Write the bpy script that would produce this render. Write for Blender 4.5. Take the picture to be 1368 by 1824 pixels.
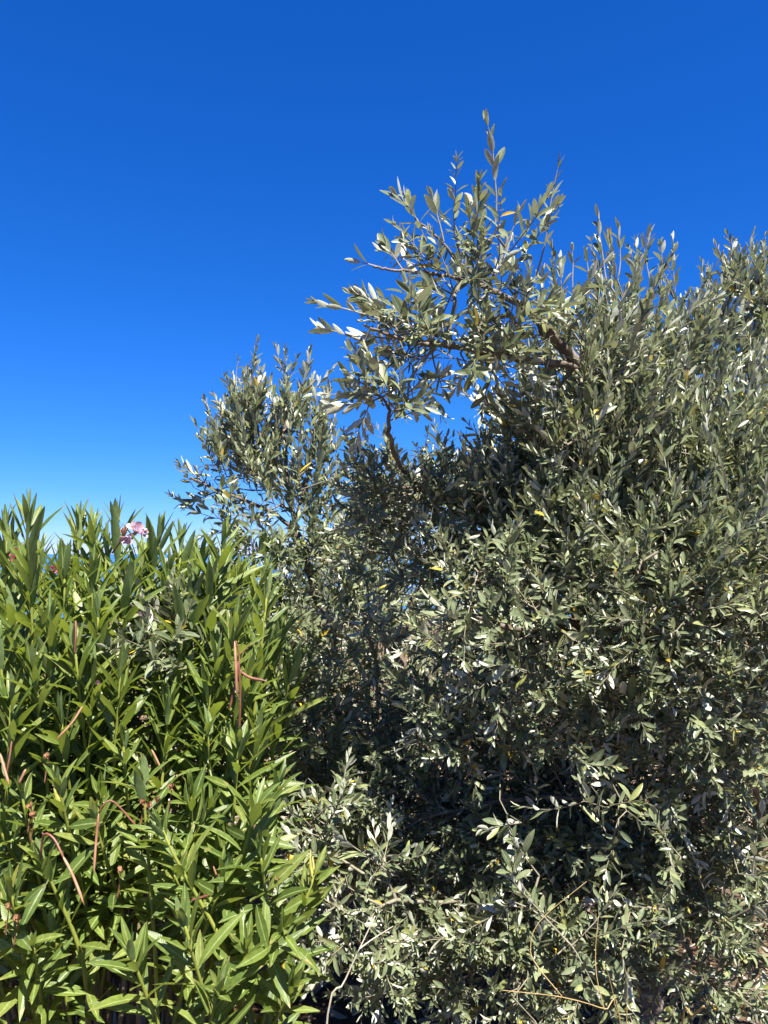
import bpy, math, random
import numpy as np
from mathutils import Matrix, Vector

# ------------------------------------------------------------------ camera, world, sun, exposure
for o in list(bpy.data.objects):
    bpy.data.objects.remove(o)
scene = bpy.context.scene
COL = scene.collection
CAM_Z, PITCH, FPX = 1.60, math.radians(3.05), 1370.0
cd = bpy.data.cameras.new('camera')
cam = bpy.data.objects.new('camera', cd)
COL.objects.link(cam)
cam.location = (0, 0, CAM_Z)
cam.rotation_euler = (math.pi / 2 + PITCH, 0, 0)
cd.sensor_fit = 'VERTICAL'
cd.angle = 2 * math.atan(912 / FPX)
cd.clip_start, cd.clip_end = 0.05, 60000
scene.camera = cam

SUN_EL, SUN_AZ = math.radians(59), math.radians(153)      # azimuth clockwise from +Y (view direction): behind the camera, a little right
SUN_DIR = Vector((math.sin(SUN_AZ) * math.cos(SUN_EL), math.cos(SUN_AZ) * math.cos(SUN_EL), math.sin(SUN_EL)))
world = bpy.data.worlds.new('World')
scene.world = world
world.use_nodes = True
wn = world.node_tree.nodes
wl = world.node_tree.links
wn.clear()
sky = wn.new('ShaderNodeTexSky')
sky.sky_type = 'NISHITA'
sky.sun_disc = False
sky.sun_elevation = SUN_EL
sky.sun_rotation = SUN_AZ
sky.altitude = 300
sky.air_density = 0.6
sky.dust_density = 0.0
sky.ozone_density = 6.0
# one colour grade for the whole dome: the camera's deep saturated blue
sep_ = wn.new('ShaderNodeSeparateColor')
com_ = wn.new('ShaderNodeCombineColor')
wl.new(sky.outputs[0], sep_.inputs[0])
for ch, (gain, power) in enumerate(((1.45, 1.66), (1.13, 0.93), (1.86, 0.72))):
    pw = wn.new('ShaderNodeMath')
    pw.operation = 'POWER'
    wl.new(sep_.outputs[ch], pw.inputs[0])
    pw.inputs[1].default_value = power
    ml = wn.new('ShaderNodeMath')
    ml.operation = 'MULTIPLY'
    wl.new(pw.outputs[0], ml.inputs[0])
    ml.inputs[1].default_value = 4.0 * gain * 0.1 ** power
    wl.new(ml.outputs[0], com_.inputs[ch])
bg = wn.new('ShaderNodeBackground')
bg.inputs['Strength'].default_value = 0.0622
wo = wn.new('ShaderNodeOutputWorld')
wl.new(com_.outputs[0], bg.inputs['Color'])
wl.new(bg.outputs[0], wo.inputs['Surface'])

sd = bpy.data.lights.new('sun', 'SUN')
sd.energy = 5.0
sd.angle = math.radians(0.53)
sd.color = (1.0, 0.955, 0.88)
sun = bpy.data.objects.new('sun', sd)
COL.objects.link(sun)
sun.rotation_euler = SUN_DIR.to_track_quat('Z', 'Y').to_euler()
sun.location = (4, -4, 8)

vs = scene.view_settings
vs.view_transform = 'Standard'
vs.look = 'None'
vs.gamma = 1.0
vs.use_curve_mapping = False
vs.exposure = 2.0

rng = np.random.default_rng(11)
random.seed(11)
R = math.radians


def at(px, py, Y):
    """world point seen at photograph pixel (px,py) at depth Y metres"""
    x = (px - 684) / FPX
    z = (912 - py) / FPX
    d = (x, math.cos(PITCH) - z * math.sin(PITCH), math.sin(PITCH) + z * math.cos(PITCH))
    k = Y / d[1]
    return np.array((d[0] * k, Y, CAM_Z + d[2] * k))


def nrm(v):
    return v / np.maximum(np.linalg.norm(v, axis=-1, keepdims=True), 1e-9)


# ------------------------------------------------------------------ materials
def new_mat(name):
    m = bpy.data.materials.new(name)
    m.use_nodes = True
    nt = m.node_tree
    nt.nodes.clear()
    return m, nt.nodes, nt.links


def N(nodes, typ, **kw):
    n = nodes.new(typ)
    for k, v in kw.items():
        setattr(n, k, v)
    return n


def ramp(nodes, stops, interp='LINEAR'):
    r = nodes.new('ShaderNodeValToRGB')
    r.color_ramp.interpolation = interp
    el = r.color_ramp.elements
    while len(el) < len(stops):
        el.new(0.5)
    for e, (p, c) in zip(el, stops):
        e.position = p
        e.color = (*c, 1)
    return r


def math_node(nodes, links, op, a, b=None, c=None):
    m = nodes.new('ShaderNodeMath')
    m.operation = op
    for i, v in enumerate((a, b, c)):
        if v is None:
            continue
        if isinstance(v, (int, float)):
            m.inputs[i].default_value = v
        else:
            links.new(v, m.inputs[i])
    return m.outputs[0]


def mix_col(nodes, links, f, a, b, mode='MIX'):
    m = nodes.new('ShaderNodeMix')
    m.data_type = 'RGBA'
    m.blend_type = mode
    for idx, v in ((0, f), (6, a), (7, b)):
        if isinstance(v, (int, float)):
            m.inputs[idx].default_value = v
        elif isinstance(v, tuple):
            m.inputs[idx].default_value = (*v, 1)
        else:
            links.new(v, m.inputs[idx])
    return m.outputs[2]


def leaf_material(name, top_stops, bottom_stops, rib, trans_col, trans=0.22, r_top=0.36, r_bot=0.65, vein=0.0):
    """a leaf blade: its upper and its lower skin differ, a pale midrib runs along it, light passes through"""
    m, nd, ln = new_mat(name)
    out = N(nd, 'ShaderNodeOutputMaterial')
    info = N(nd, 'ShaderNodeObjectInfo')
    att = N(nd, 'ShaderNodeAttribute', attribute_name='tint')
    var = math_node(nd, ln, 'FRACT', math_node(nd, ln, 'ADD', info.outputs['Random'], att.outputs['Fac']))
    rt = ramp(nd, top_stops)
    rb = ramp(nd, bottom_stops)
    ln.new(var, rt.inputs[0])
    ln.new(var, rb.inputs[0])
    uv = N(nd, 'ShaderNodeUVMap')
    sep = N(nd, 'ShaderNodeSeparateXYZ')
    ln.new(uv.outputs[0], sep.inputs[0])
    off = math_node(nd, ln, 'ABSOLUTE', math_node(nd, ln, 'SUBTRACT', sep.outputs[0], 0.5))
    ribm = N(nd, 'ShaderNodeMapRange')
    ribm.inputs[1].default_value = 0.035
    ribm.inputs[2].default_value = 0.075
    ribm.inputs[3].default_value = 1.0
    ribm.inputs[4].default_value = 0.0
    ln.new(off, ribm.inputs[0])
    geo = N(nd, 'ShaderNodeNewGeometry')
    # mottling of the blade itself
    tc = N(nd, 'ShaderNodeTexCoord')
    no = N(nd, 'ShaderNodeTexNoise')
    no.inputs['Scale'].default_value = 90
    ln.new(geo.outputs['Position'], no.inputs['Vector'])
    mot = N(nd, 'ShaderNodeMapRange')
    mot.inputs[1].default_value = 0.3
    mot.inputs[2].default_value = 0.7
    mot.inputs[3].default_value = 0.82
    mot.inputs[4].default_value = 1.15
    ln.new(no.outputs[0], mot.inputs[0])
    ctop = mix_col(nd, ln, math_node(nd, ln, 'MULTIPLY', ribm.outputs[0], 0.75), rt.outputs[0], rib)
    sp = N(nd, 'ShaderNodeTexNoise')
    sp.inputs['Scale'].default_value = 38
    sp.inputs['Detail'].default_value = 5
    ln.new(geo.outputs['Position'], sp.inputs['Vector'])
    tipw = math_node(nd, ln, 'ADD', sp.outputs[0], math_node(nd, ln, 'MULTIPLY', math_node(nd, ln, 'POWER', sep.outputs[1], 9.0), 0.22))
    wear = N(nd, 'ShaderNodeMapRange')
    wear.inputs[1].default_value = 0.66
    wear.inputs[2].default_value = 0.76
    wear.inputs[3].default_value = 0.0
    wear.inputs[4].default_value = 0.65
    ln.new(tipw, wear.inputs[0])
    ctop = mix_col(nd, ln, wear.outputs[0], ctop, (0.26, 0.20, 0.075))
    c = mix_col(nd, ln, geo.outputs['Backfacing'], ctop, rb.outputs[0])
    mul = N(nd, 'ShaderNodeVectorMath', operation='SCALE')
    ln.new(c, mul.inputs[0])
    ln.new(mot.outputs[0], mul.inputs['Scale'])
    p = N(nd, 'ShaderNodeBsdfPrincipled')
    ln.new(mul.outputs[0], p.inputs['Base Color'])
    rr = N(nd, 'ShaderNodeMapRange')
    rr.inputs[3].default_value = r_top
    rr.inputs[4].default_value = r_bot
    ln.new(geo.outputs['Backfacing'], rr.inputs[0])
    ln.new(rr.outputs[0], p.inputs['Roughness'])
    p.inputs['Specular IOR Level'].default_value = 0.36
    if vein > 0:
        wv = N(nd, 'ShaderNodeTexWave', wave_type='BANDS')
        wv.inputs['Scale'].default_value = 9
        wv.inputs['Distortion'].default_value = 0.6
        cv = N(nd, 'ShaderNodeCombineXYZ')
        ln.new(math_node(nd, ln, 'SUBTRACT', sep.outputs[1], math_node(nd, ln, 'MULTIPLY', off, 0.22)), cv.inputs[0])
        ln.new(cv.outputs[0], wv.inputs['Vector'])
        bp = N(nd, 'ShaderNodeBump')
        bp.inputs['Strength'].default_value = vein
        bp.inputs['Distance'].default_value = 0.001
        ln.new(wv.outputs[0], bp.inputs['Height'])
        ln.new(bp.outputs[0], p.inputs['Normal'])
    t = N(nd, 'ShaderNodeBsdfTranslucent')
    tcol = mix_col(nd, ln, 0.55, trans_col, rt.outputs[0])
    ln.new(tcol, t.inputs['Color'])
    mx = N(nd, 'ShaderNodeMixShader')
    mx.inputs[0].default_value = trans
    ln.new(p.outputs[0], mx.inputs[1])
    ln.new(t.outputs[0], mx.inputs[2])
    ln.new(mx.outputs[0], out.inputs['Surface'])
    return m


def bark_material(name, stops, scale=25, bump=0.6, stretch=0.25, rough=0.85):
    m, nd, ln = new_mat(name)
    out = N(nd, 'ShaderNodeOutputMaterial')
    tc = N(nd, 'ShaderNodeTexCoord')
    mp = N(nd, 'ShaderNodeMapping')
    mp.inputs['Scale'].default_value = (1, 1, stretch)
    ln.new(tc.outputs['Object'], mp.inputs['Vector'])
    n1 = N(nd, 'ShaderNodeTexNoise')
    n1.inputs['Scale'].default_value = scale
    n1.inputs['Detail'].default_value = 8
    n1.inputs['Roughness'].default_value = 0.7
    ln.new(mp.outputs[0], n1.inputs['Vector'])
    r = ramp(nd, stops)
    ln.new(n1.outputs[0], r.inputs[0])
    p = N(nd, 'ShaderNodeBsdfPrincipled')
    p.inputs['Roughness'].default_value = rough
    p.inputs['Specular IOR Level'].default_value = 0.15
    ln.new(r.outputs[0], p.inputs['Base Color'])
    bp = N(nd, 'ShaderNodeBump')
    bp.inputs['Strength'].default_value = bump
    bp.inputs['Distance'].default_value = 0.01
    ln.new(n1.outputs[0], bp.inputs['Height'])
    ln.new(bp.outputs[0], p.inputs['Normal'])
    ln.new(p.outputs[0], out.inputs['Surface'])
    return m


def skin_material(name, stops, rough=0.5, trans=0.0, scale=60):
    """smooth plant skin (petals, pods, fruit, straw): noise-tinted per object"""
    m, nd, ln = new_mat(name)
    out = N(nd, 'ShaderNodeOutputMaterial')
    tc = N(nd, 'ShaderNodeTexCoord')
    no = N(nd, 'ShaderNodeTexNoise')
    no.inputs['Scale'].default_value = scale
    no.inputs['Detail'].default_value = 4
    ln.new(tc.outputs['Object'], no.inputs['Vector'])
    r = ramp(nd, stops)
    ln.new(no.outputs[0], r.inputs[0])
    p = N(nd, 'ShaderNodeBsdfPrincipled')
    p.inputs['Roughness'].default_value = rough
    ln.new(r.outputs[0], p.inputs['Base Color'])
    if trans:
        t = N(nd, 'ShaderNodeBsdfTranslucent')
        ln.new(r.outputs[0], t.inputs['Color'])
        mx = N(nd, 'ShaderNodeMixShader')
        mx.inputs[0].default_value = trans
        ln.new(p.outputs[0], mx.inputs[1])
        ln.new(t.outputs[0], mx.inputs[2])
        ln.new(mx.outputs[0], out.inputs['Surface'])
    else:
        ln.new(p.outputs[0], out.inputs['Surface'])
    return m


M = {}
M['olive'] = leaf_material(
    'olive_leaf',
    [(0.0, (0.065, 0.084, 0.041)), (0.45, (0.112, 0.133, 0.069)), (0.80, (0.163, 0.185, 0.101)), (0.93, (0.198, 0.219, 0.095)),
     (0.990, (0.163, 0.172, 0.043)), (0.996, (0.473, 0.310, 0.026))],
    [(0.0, (0.318, 0.331, 0.249)), (0.6, (0.396, 0.404, 0.310)), (0.95, (0.456, 0.456, 0.353)), (0.990, (0.327, 0.318, 0.155)), (0.996, (0.473, 0.327, 0.052))],
    (0.172, 0.198, 0.112), (0.310, 0.344, 0.120), trans=0.22, r_top=0.33, r_bot=0.7)
M['oleander'] = leaf_material(
    'oleander_leaf',
    [(0.0, (0.050, 0.081, 0.017)), (0.4, (0.080, 0.116, 0.022)), (0.8, (0.118, 0.155, 0.030)), (0.992, (0.151, 0.176, 0.042)), (0.998, (0.302, 0.260, 0.042))],
    [(0.0, (0.143, 0.210, 0.076)), (0.6, (0.185, 0.252, 0.092)), (1.0, (0.227, 0.286, 0.109))],
    (0.252, 0.302, 0.118), (0.370, 0.454, 0.025), trans=0.33, r_top=0.38, r_bot=0.55, vein=0.25)
M['litter'] = leaf_material(
    'dry_leaf',
    [(0.0, (0.101, 0.063, 0.034)), (0.5, (0.210, 0.143, 0.084)), (0.8, (0.302, 0.235, 0.160)), (1.0, (0.378, 0.336, 0.269))],
    [(0.0, (0.168, 0.126, 0.084)), (0.6, (0.302, 0.260, 0.210)), (1.0, (0.420, 0.386, 0.336))],
    (0.252, 0.185, 0.101), (0.336, 0.210, 0.084), trans=0.08, r_top=0.7, r_bot=0.8)
M['bark'] = bark_material('olive_bark', [(0.25, (0.046, 0.035, 0.027)), (0.5, (0.126, 0.101, 0.080)), (0.75, (0.227, 0.197, 0.160))], 22, 0.9)
M['twig'] = bark_material('olive_twig_bark', [(0.3, (0.101, 0.088, 0.060)), (0.55, (0.176, 0.160, 0.113)), (0.8, (0.269, 0.252, 0.185))], 30, 0.2)
M['stem'] = bark_material('oleander_stem_skin', [(0.3, (0.101, 0.126, 0.025)), (0.55, (0.168, 0.185, 0.034)), (0.8, (0.227, 0.218, 0.050))], 14, 0.15, rough=0.5)
M['cane'] = bark_material('oleander_old_bark', [(0.3, (0.076, 0.059, 0.034)), (0.55, (0.151, 0.118, 0.071)), (0.8, (0.227, 0.193, 0.126))], 20, 0.4)
M['pod'] = skin_material('seed_pod_skin', [(0.3, (0.084, 0.029, 0.018)), (0.5, (0.143, 0.050, 0.030)), (0.7, (0.185, 0.084, 0.050))], 0.5, scale=25)
M['podpale'] = skin_material('dry_pod_skin', [(0.3, (0.143, 0.059, 0.029)), (0.5, (0.227, 0.109, 0.059)), (0.7, (0.302, 0.176, 0.101))], 0.55, scale=25)
M['pink'] = skin_material('pale_pink_petal', [(0.3, (0.462, 0.218, 0.269)), (0.55, (0.521, 0.336, 0.370)), (0.75, (0.554, 0.437, 0.454))], 0.6, 0.3, 60)
M['rose'] = skin_material('deep_pink_petal', [(0.3, (0.462, 0.025, 0.101)), (0.55, (0.588, 0.059, 0.168)), (0.75, (0.655, 0.168, 0.269))], 0.6, 0.3, 60)
M['wilt'] = skin_material('wilted_flower', [(0.3, (0.185, 0.076, 0.042)), (0.55, (0.319, 0.151, 0.076)), (0.75, (0.420, 0.235, 0.109))], 0.8, 0.1, 90)
M['olivefruit'] = skin_material('ripe_olive_skin', [(0.3, (0.017, 0.010, 0.013)), (0.7, (0.050, 0.025, 0.029))], 0.3)
M['greenfruit'] = skin_material('green_olive_skin', [(0.3, (0.168, 0.227, 0.059)), (0.7, (0.269, 0.319, 0.109))], 0.35)
M['straw'] = skin_material('straw_stalk', [(0.3, (0.168, 0.109, 0.034)), (0.6, (0.269, 0.185, 0.067)), (0.8, (0.336, 0.244, 0.109))], 0.6, scale=15)
M['greycane'] = skin_material('bleached_cane', [(0.3, (0.218, 0.193, 0.143)), (0.6, (0.336, 0.302, 0.227)), (0.8, (0.420, 0.395, 0.311))], 0.75, scale=20)
M['stone'] = bark_material('limestone', [(0.25, (0.202, 0.176, 0.143)), (0.5, (0.336, 0.311, 0.260)), (0.75, (0.454, 0.428, 0.378))], 14, 0.7, 1.0, 0.9)


def ground_material():
    m, nd, ln = new_mat('red_soil')
    out = N(nd, 'ShaderNodeOutputMaterial')
    tc = N(nd, 'ShaderNodeTexCoord')
    big = N(nd, 'ShaderNodeTexNoise')
    big.inputs['Scale'].default_value = 0.8
    big.inputs['Detail'].default_value = 5
    ln.new(tc.outputs['Object'], big.inputs['Vector'])
    fine = N(nd, 'ShaderNodeTexNoise')
    fine.inputs['Scale'].default_value = 45
    fine.inputs['Detail'].default_value = 10
    fine.inputs['Roughness'].default_value = 0.75
    ln.new(tc.outputs['Object'], fine.inputs['Vector'])
    a = ramp(nd, [(0.3, (0.063, 0.032, 0.017)), (0.55, (0.126, 0.070, 0.039)), (0.75, (0.210, 0.130, 0.080))])
    b = ramp(nd, [(0.3, (0.071, 0.046, 0.028)), (0.55, (0.151, 0.109, 0.071)), (0.75, (0.252, 0.202, 0.143))])
    ln.new(fine.outputs[0], a.inputs[0])
    ln.new(fine.outputs[0], b.inputs[0])
    mr = N(nd, 'ShaderNodeMapRange')
    mr.inputs[1].default_value = 0.42
    mr.inputs[2].default_value = 0.62
    ln.new(big.outputs[0], mr.inputs[0])
    c = mix_col(nd, ln, mr.outputs[0], a.outputs[0], b.outputs[0])
    p = N(nd, 'ShaderNodeBsdfPrincipled')
    p.inputs['Roughness'].default_value = 0.95
    p.inputs['Specular IOR Level'].default_value = 0.1
    ln.new(c, p.inputs['Base Color'])
    bp = N(nd, 'ShaderNodeBump')
    bp.inputs['Strength'].default_value = 0.9
    bp.inputs['Distance'].default_value = 0.03
    ln.new(fine.outputs[0], bp.inputs['Height'])
    ln.new(bp.outputs[0], p.inputs['Normal'])
    ln.new(p.outputs[0], out.inputs['Surface'])
    return m


def sea_material():
    m, nd, ln = new_mat('sea_water')
    out = N(nd, 'ShaderNodeOutputMaterial')
    no = N(nd, 'ShaderNodeTexNoise')
    no.inputs['Scale'].default_value = 0.05
    no.inputs['Detail'].default_value = 8
    tc = N(nd, 'ShaderNodeTexCoord')
    ln.new(tc.outputs['Object'], no.inputs['Vector'])
    r = ramp(nd, [(0.3, (0.015, 0.07, 0.15)), (0.7, (0.03, 0.11, 0.21))])
    ln.new(no.outputs[0], r.inputs[0])
    p = N(nd, 'ShaderNodeBsdfPrincipled')
    p.inputs['Roughness'].default_value = 0.25
    ln.new(r.outputs[0], p.inputs['Base Color'])
    bp = N(nd, 'ShaderNodeBump')
    bp.inputs['Strength'].default_value = 0.4
    ln.new(no.outputs[0], bp.inputs['Height'])
    ln.new(bp.outputs[0], p.inputs['Normal'])
    ln.new(p.outputs[0], out.inputs['Surface'])
    return m


# ------------------------------------------------------------------ mesh helpers
def make_mesh(name, verts, faces_flat, sizes, mat, uv=None, tint=None, smooth=True):
    """numpy arrays -> mesh: faces_flat loop vertex indices, sizes per face"""
    me = bpy.data.meshes.new(name)
    nv, nl, nf = len(verts), len(faces_flat), len(sizes)
    me.vertices.add(nv)
    me.vertices.foreach_set('co', np.ascontiguousarray(verts, dtype=np.float32).ravel())
    me.loops.add(nl)
    me.loops.foreach_set('vertex_index', np.ascontiguousarray(faces_flat, dtype=np.int32))
    me.polygons.add(nf)
    st = np.zeros(nf, dtype=np.int32)
    st[1:] = np.cumsum(sizes)[:-1]
    me.polygons.foreach_set('loop_start', st)
    if smooth:
        me.polygons.foreach_set('use_smooth', np.ones(nf, dtype=bool))
    if uv is not None:
        ul = me.uv_layers.new(name='UVMap')
        ul.data.foreach_set('uv', np.ascontiguousarray(uv, dtype=np.float32).ravel())
    if tint is not None:
        a = me.attributes.new('tint', 'FLOAT', 'FACE')
        a.data.foreach_set('value', np.ascontiguousarray(tint, dtype=np.float32))
    me.update(calc_edges=True)
    me.materials.append(mat)
    return me


def link(name, me, parent=None, loc=None):
    o = bpy.data.objects.new(name, me)
    COL.objects.link(o)
    if parent is not None:
        o.parent = parent
    if loc is not None:
        o.location = loc
    return o


def tag(o, label=None, cat=None, group=None, kind=None):
    if label:
        o['label'] = label
    if cat:
        o['category'] = cat
    if group:
        o['group'] = group
    if kind:
        o['kind'] = kind
    return o


def empty(name, loc, label, cat, group=None):
    o = bpy.data.objects.new(name, None)
    COL.objects.link(o)
    o.location = loc
    o.empty_display_size = 0.1
    return tag(o, label, cat, group)


def frame_of(T):
    """two unit vectors perpendicular to each row of T"""
    ref = np.where(np.abs(T[:, 2:3]) < 0.9, np.array([[0, 0, 1.0]]), np.array([[1.0, 0, 0]]))
    U = nrm(np.cross(T, ref))
    V = np.cross(T, U)
    return U, V


def seg_tubes(A, B, ra, rb, sides):
    """many tapered segments as one set of arrays (open tubes)"""
    n = len(A)
    T = nrm(B - A)
    U, V = frame_of(T)
    th = np.arange(sides) * 2 * math.pi / sides
    c, s = np.cos(th), np.sin(th)
    ring = U[:, None, :] * c[None, :, None] + V[:, None, :] * s[None, :, None]
    va = A[:, None, :] + ring * ra[:, None, None]
    vb = B[:, None, :] + ring * rb[:, None, None]
    verts = np.concatenate([va, vb], axis=1).reshape(-1, 3)
    base = np.arange(n)[:, None] * (2 * sides)
    i = np.arange(sides)
    j = (i + 1) % sides
    q = np.stack([i, j, j + sides, i + sides], axis=1)
    faces = (base[:, :, None] + q[None]).reshape(-1)
    return verts, faces, np.full(n * sides, 4, dtype=np.int32)


def tube(points, radii, sides=10, lump=0.0, seed=0, cap=True):
    """one continuous tube with a parallel-transported frame -> (verts, faces_flat, sizes)"""
    P = np.asarray(points, dtype=float)
    n = len(P)
    T = np.zeros_like(P)
    T[1:-1] = P[2:] - P[:-2]
    T[0] = P[1] - P[0]
    T[-1] = P[-1] - P[-2]
    T = nrm(T)
    r0 = np.random.default_rng(seed)
    u = np.cross(T[0], (0.3, 0.9, 0.1))
    u /= np.linalg.norm(u)
    V = []
    ph = r0.uniform(0, 6.28, 4)
    for k in range(n):
        u = u - T[k] * np.dot(u, T[k])
        u /= np.linalg.norm(u)
        w = np.cross(T[k], u)
        for a in range(sides):
            th = a * 2 * math.pi / sides
            f = 1 + lump * (0.6 * math.sin(2 * th + ph[0] + k * 0.35) + 0.5 * math.sin(3 * th + ph[1] - k * 0.22)
                            + 0.35 * math.sin(5 * th + ph[2] + k * 0.5)) + lump * 0.4 * r0.normal() * 0.5
            V.append(P[k] + (u * math.cos(th) + w * math.sin(th)) * radii[k] * f)
    F, S = [], []
    for k in range(n - 1):
        for a in range(sides):
            b = (a + 1) % sides
            F += [k * sides + a, k * sides + b, (k + 1) * sides + b, (k + 1) * sides + a]
            S.append(4)
    if cap:
        V.append(P[-1] + T[-1] * radii[-1] * 0.8)
        V.append(P[0] - T[0] * radii[0] * 0.5)
        e, b0 = len(V) - 2, len(V) - 1
        for a in range(sides):
            b = (a + 1) % sides
            F += [(n - 1) * sides + a, (n - 1) * sides + b, e, b, a, b0]
            S += [3, 3]
    return np.array(V), np.array(F), np.array(S)


def spline(pts, n):
    """Catmull-Rom through pts, n samples"""
    P = np.asarray(pts, dtype=float)
    P = np.vstack([2 * P[0] - P[1], P, 2 * P[-1] - P[-2]])
    m = len(P) - 3
    out = []
    for s in np.linspace(0, m - 1e-6, n):
        k = int(s)
        t = s - k
        a, b, c, d = P[k:k + 4]
        out.append(0.5 * (2 * b + (c - a) * t + (2 * a - 5 * b + 4 * c - d) * t * t + (3 * b - a - 3 * c + d) * t ** 3))
    return np.array(out)


# ------------------------------------------------------------------ leaf templates  (x across, y along, z = upper side)
def leaf_template(rows, fold, bend, twist, cols=3, seed=0):
    """rows: (v, width) with pointed ends; returns verts(x,y,z), faces, sizes, uv per loop"""
    V, UV = [(0, rows[0][0], 0)], [(0.5, rows[0][0])]
    for v, w in rows[1:-1]:
        for c in range(cols):
            u = c / (cols - 1)
            x = (u - 0.5) * w
            V.append((x, v, abs(x) * fold))
            UV.append((u, v))
    V.append((0, 1, 0))
    UV.append((0.5, 1))
    F, S = [], []
    nr = len(rows) - 2
    for c in range(cols - 1):
        F += [0, 2 + c, 1 + c]
        S.append(3)
    for r in range(nr - 1):
        for c in range(cols - 1):
            a = 1 + r * cols + c
            F += [a, a + 1, a + 1 + cols, a + cols]
            S.append(4)
    e = len(V) - 1
    for c in range(cols - 1):
        a = 1 + (nr - 1) * cols + c
        F += [a, a + 1, e]
        S.append(3)
    V = np.array(V, dtype=float)
    v = V[:, 1].copy()
    tw = twist * v
    x, z = V[:, 0].copy(), V[:, 2].copy()
    V[:, 0] = x * np.cos(tw) - z * np.sin(tw)
    V[:, 2] = x * np.sin(tw) + z * np.cos(tw)
    return V, np.array(F), np.array(S), np.array(UV), np.array([UV[i] for i in F]), bend


OLIVE_ROWS = [(0, 0), (0.08, 0.12), (0.26, 0.74), (0.50, 1.0), (0.74, 0.86), (0.92, 0.40), (1, 0)]
SMALL_ROWS = [(0, 0), (0.30, 0.8), (0.68, 0.95), (1, 0)]
OLEA_ROWS = [(0, 0), (0.05, 0.14), (0.20, 0.62), (0.42, 0.98), (0.62, 0.96), (0.80, 0.66), (0.92, 0.34), (1, 0)]
tr = np.random.default_rng(5)
TPL = {
    'olive': [leaf_template(OLIVE_ROWS, tr.uniform(.25, .6), b, tr.uniform(-.3, .3)) for b in (-.14, -.05, .02, .08, .16, .26)],
    'small': [leaf_template(SMALL_ROWS, .4, b, 0.1) for b in (-.08, .06, .18)],
    'oleander': [leaf_template(OLEA_ROWS, tr.uniform(.2, .5), b, tr.uniform(-.25, .25)) for b in (-.08, .0, .06, .13, .22, .33)],
    'litter': [leaf_template(SMALL_ROWS, .7, b, 0.5) for b in (-.2, .2, .4)],
}


def bend_verts(V, bend):
    """z of the template in units of width, bend in units of length: returned separately"""
    return -bend * V[:, 1] ** 2


class LeafSet:
    def __init__(self, kind, mat):
        self.kind, self.mat = kind, mat
        self.P, self.D, self.Nn, self.L, self.W = [], [], [], [], []

    def add(self, P, D, Nn, L, W):
        self.P.append(P)
        self.D.append(D)
        self.Nn.append(Nn)
        self.L.append(L)
        self.W.append(W)

    def done(self, r):
        self.P = np.concatenate(self.P)
        self.D = nrm(np.concatenate(self.D))
        Nn = np.concatenate(self.Nn)
        Nn = Nn - self.D * np.sum(Nn * self.D, axis=1, keepdims=True)
        self.Nn = nrm(Nn)
        self.L = np.concatenate(self.L)
        self.W = np.concatenate(self.W)
        n = len(self.L)
        self.t = r.integers(0, len(TPL[self.kind]), n)
        self.tint = r.random(n)
        return self

    def mesh(self, idx, name, origin):
        VV, FF, SS, UU, TT = [], [], [], [], []
        off = 0
        for t, (V, F, S, UVv, UV, bend) in enumerate(TPL[self.kind]):
            k = idx[self.t[idx] == t]
            if len(k) == 0:
                continue
            Sx = np.cross(self.D[k], self.Nn[k])
            zb = bend_verts(V, bend)
            W, L = self.W[k][:, None, None], self.L[k][:, None, None]
            co = (self.P[k][:, None, :] - origin
                  + Sx[:, None, :] * V[None, :, 0:1] * W
                  + self.D[k][:, None, :] * V[None, :, 1:2] * L
                  + self.Nn[k][:, None, :] * (V[None, :, 2:3] * W + zb[None, :, None] * L))
            nv = len(V)
            VV.append(co.reshape(-1, 3))
            FF.append((F[None, :] + (np.arange(len(k)) * nv + off)[:, None]).ravel())
            SS.append(np.tile(S, len(k)))
            UU.append(np.tile(UV, (len(k), 1)))
            TT.append(np.repeat(self.tint[k], len(S)))
            off += nv * len(k)
        return make_mesh(name, np.concatenate(VV), np.concatenate(FF), np.concatenate(SS), self.mat,
                         np.concatenate(UU), np.concatenate(TT))


_tpl_mesh = {}


def tpl_mesh(kind, t, mat, ratio):
    """shared mesh of one leaf shape, unit length, width = ratio"""
    key = (kind, t, mat.name, ratio)
    if key not in _tpl_mesh:
        V, F, S, UVv, UV, bend = TPL[kind][t]
        co = np.stack([V[:, 0] * ratio, V[:, 1], V[:, 2] * ratio + bend_verts(V, bend)], axis=1)
        _tpl_mesh[key] = make_mesh('leaf', co, F, S, mat, UV, np.zeros(len(S)))
    return _tpl_mesh[key]


PLANTS = []      # (root, LeafSet, origin)


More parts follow.
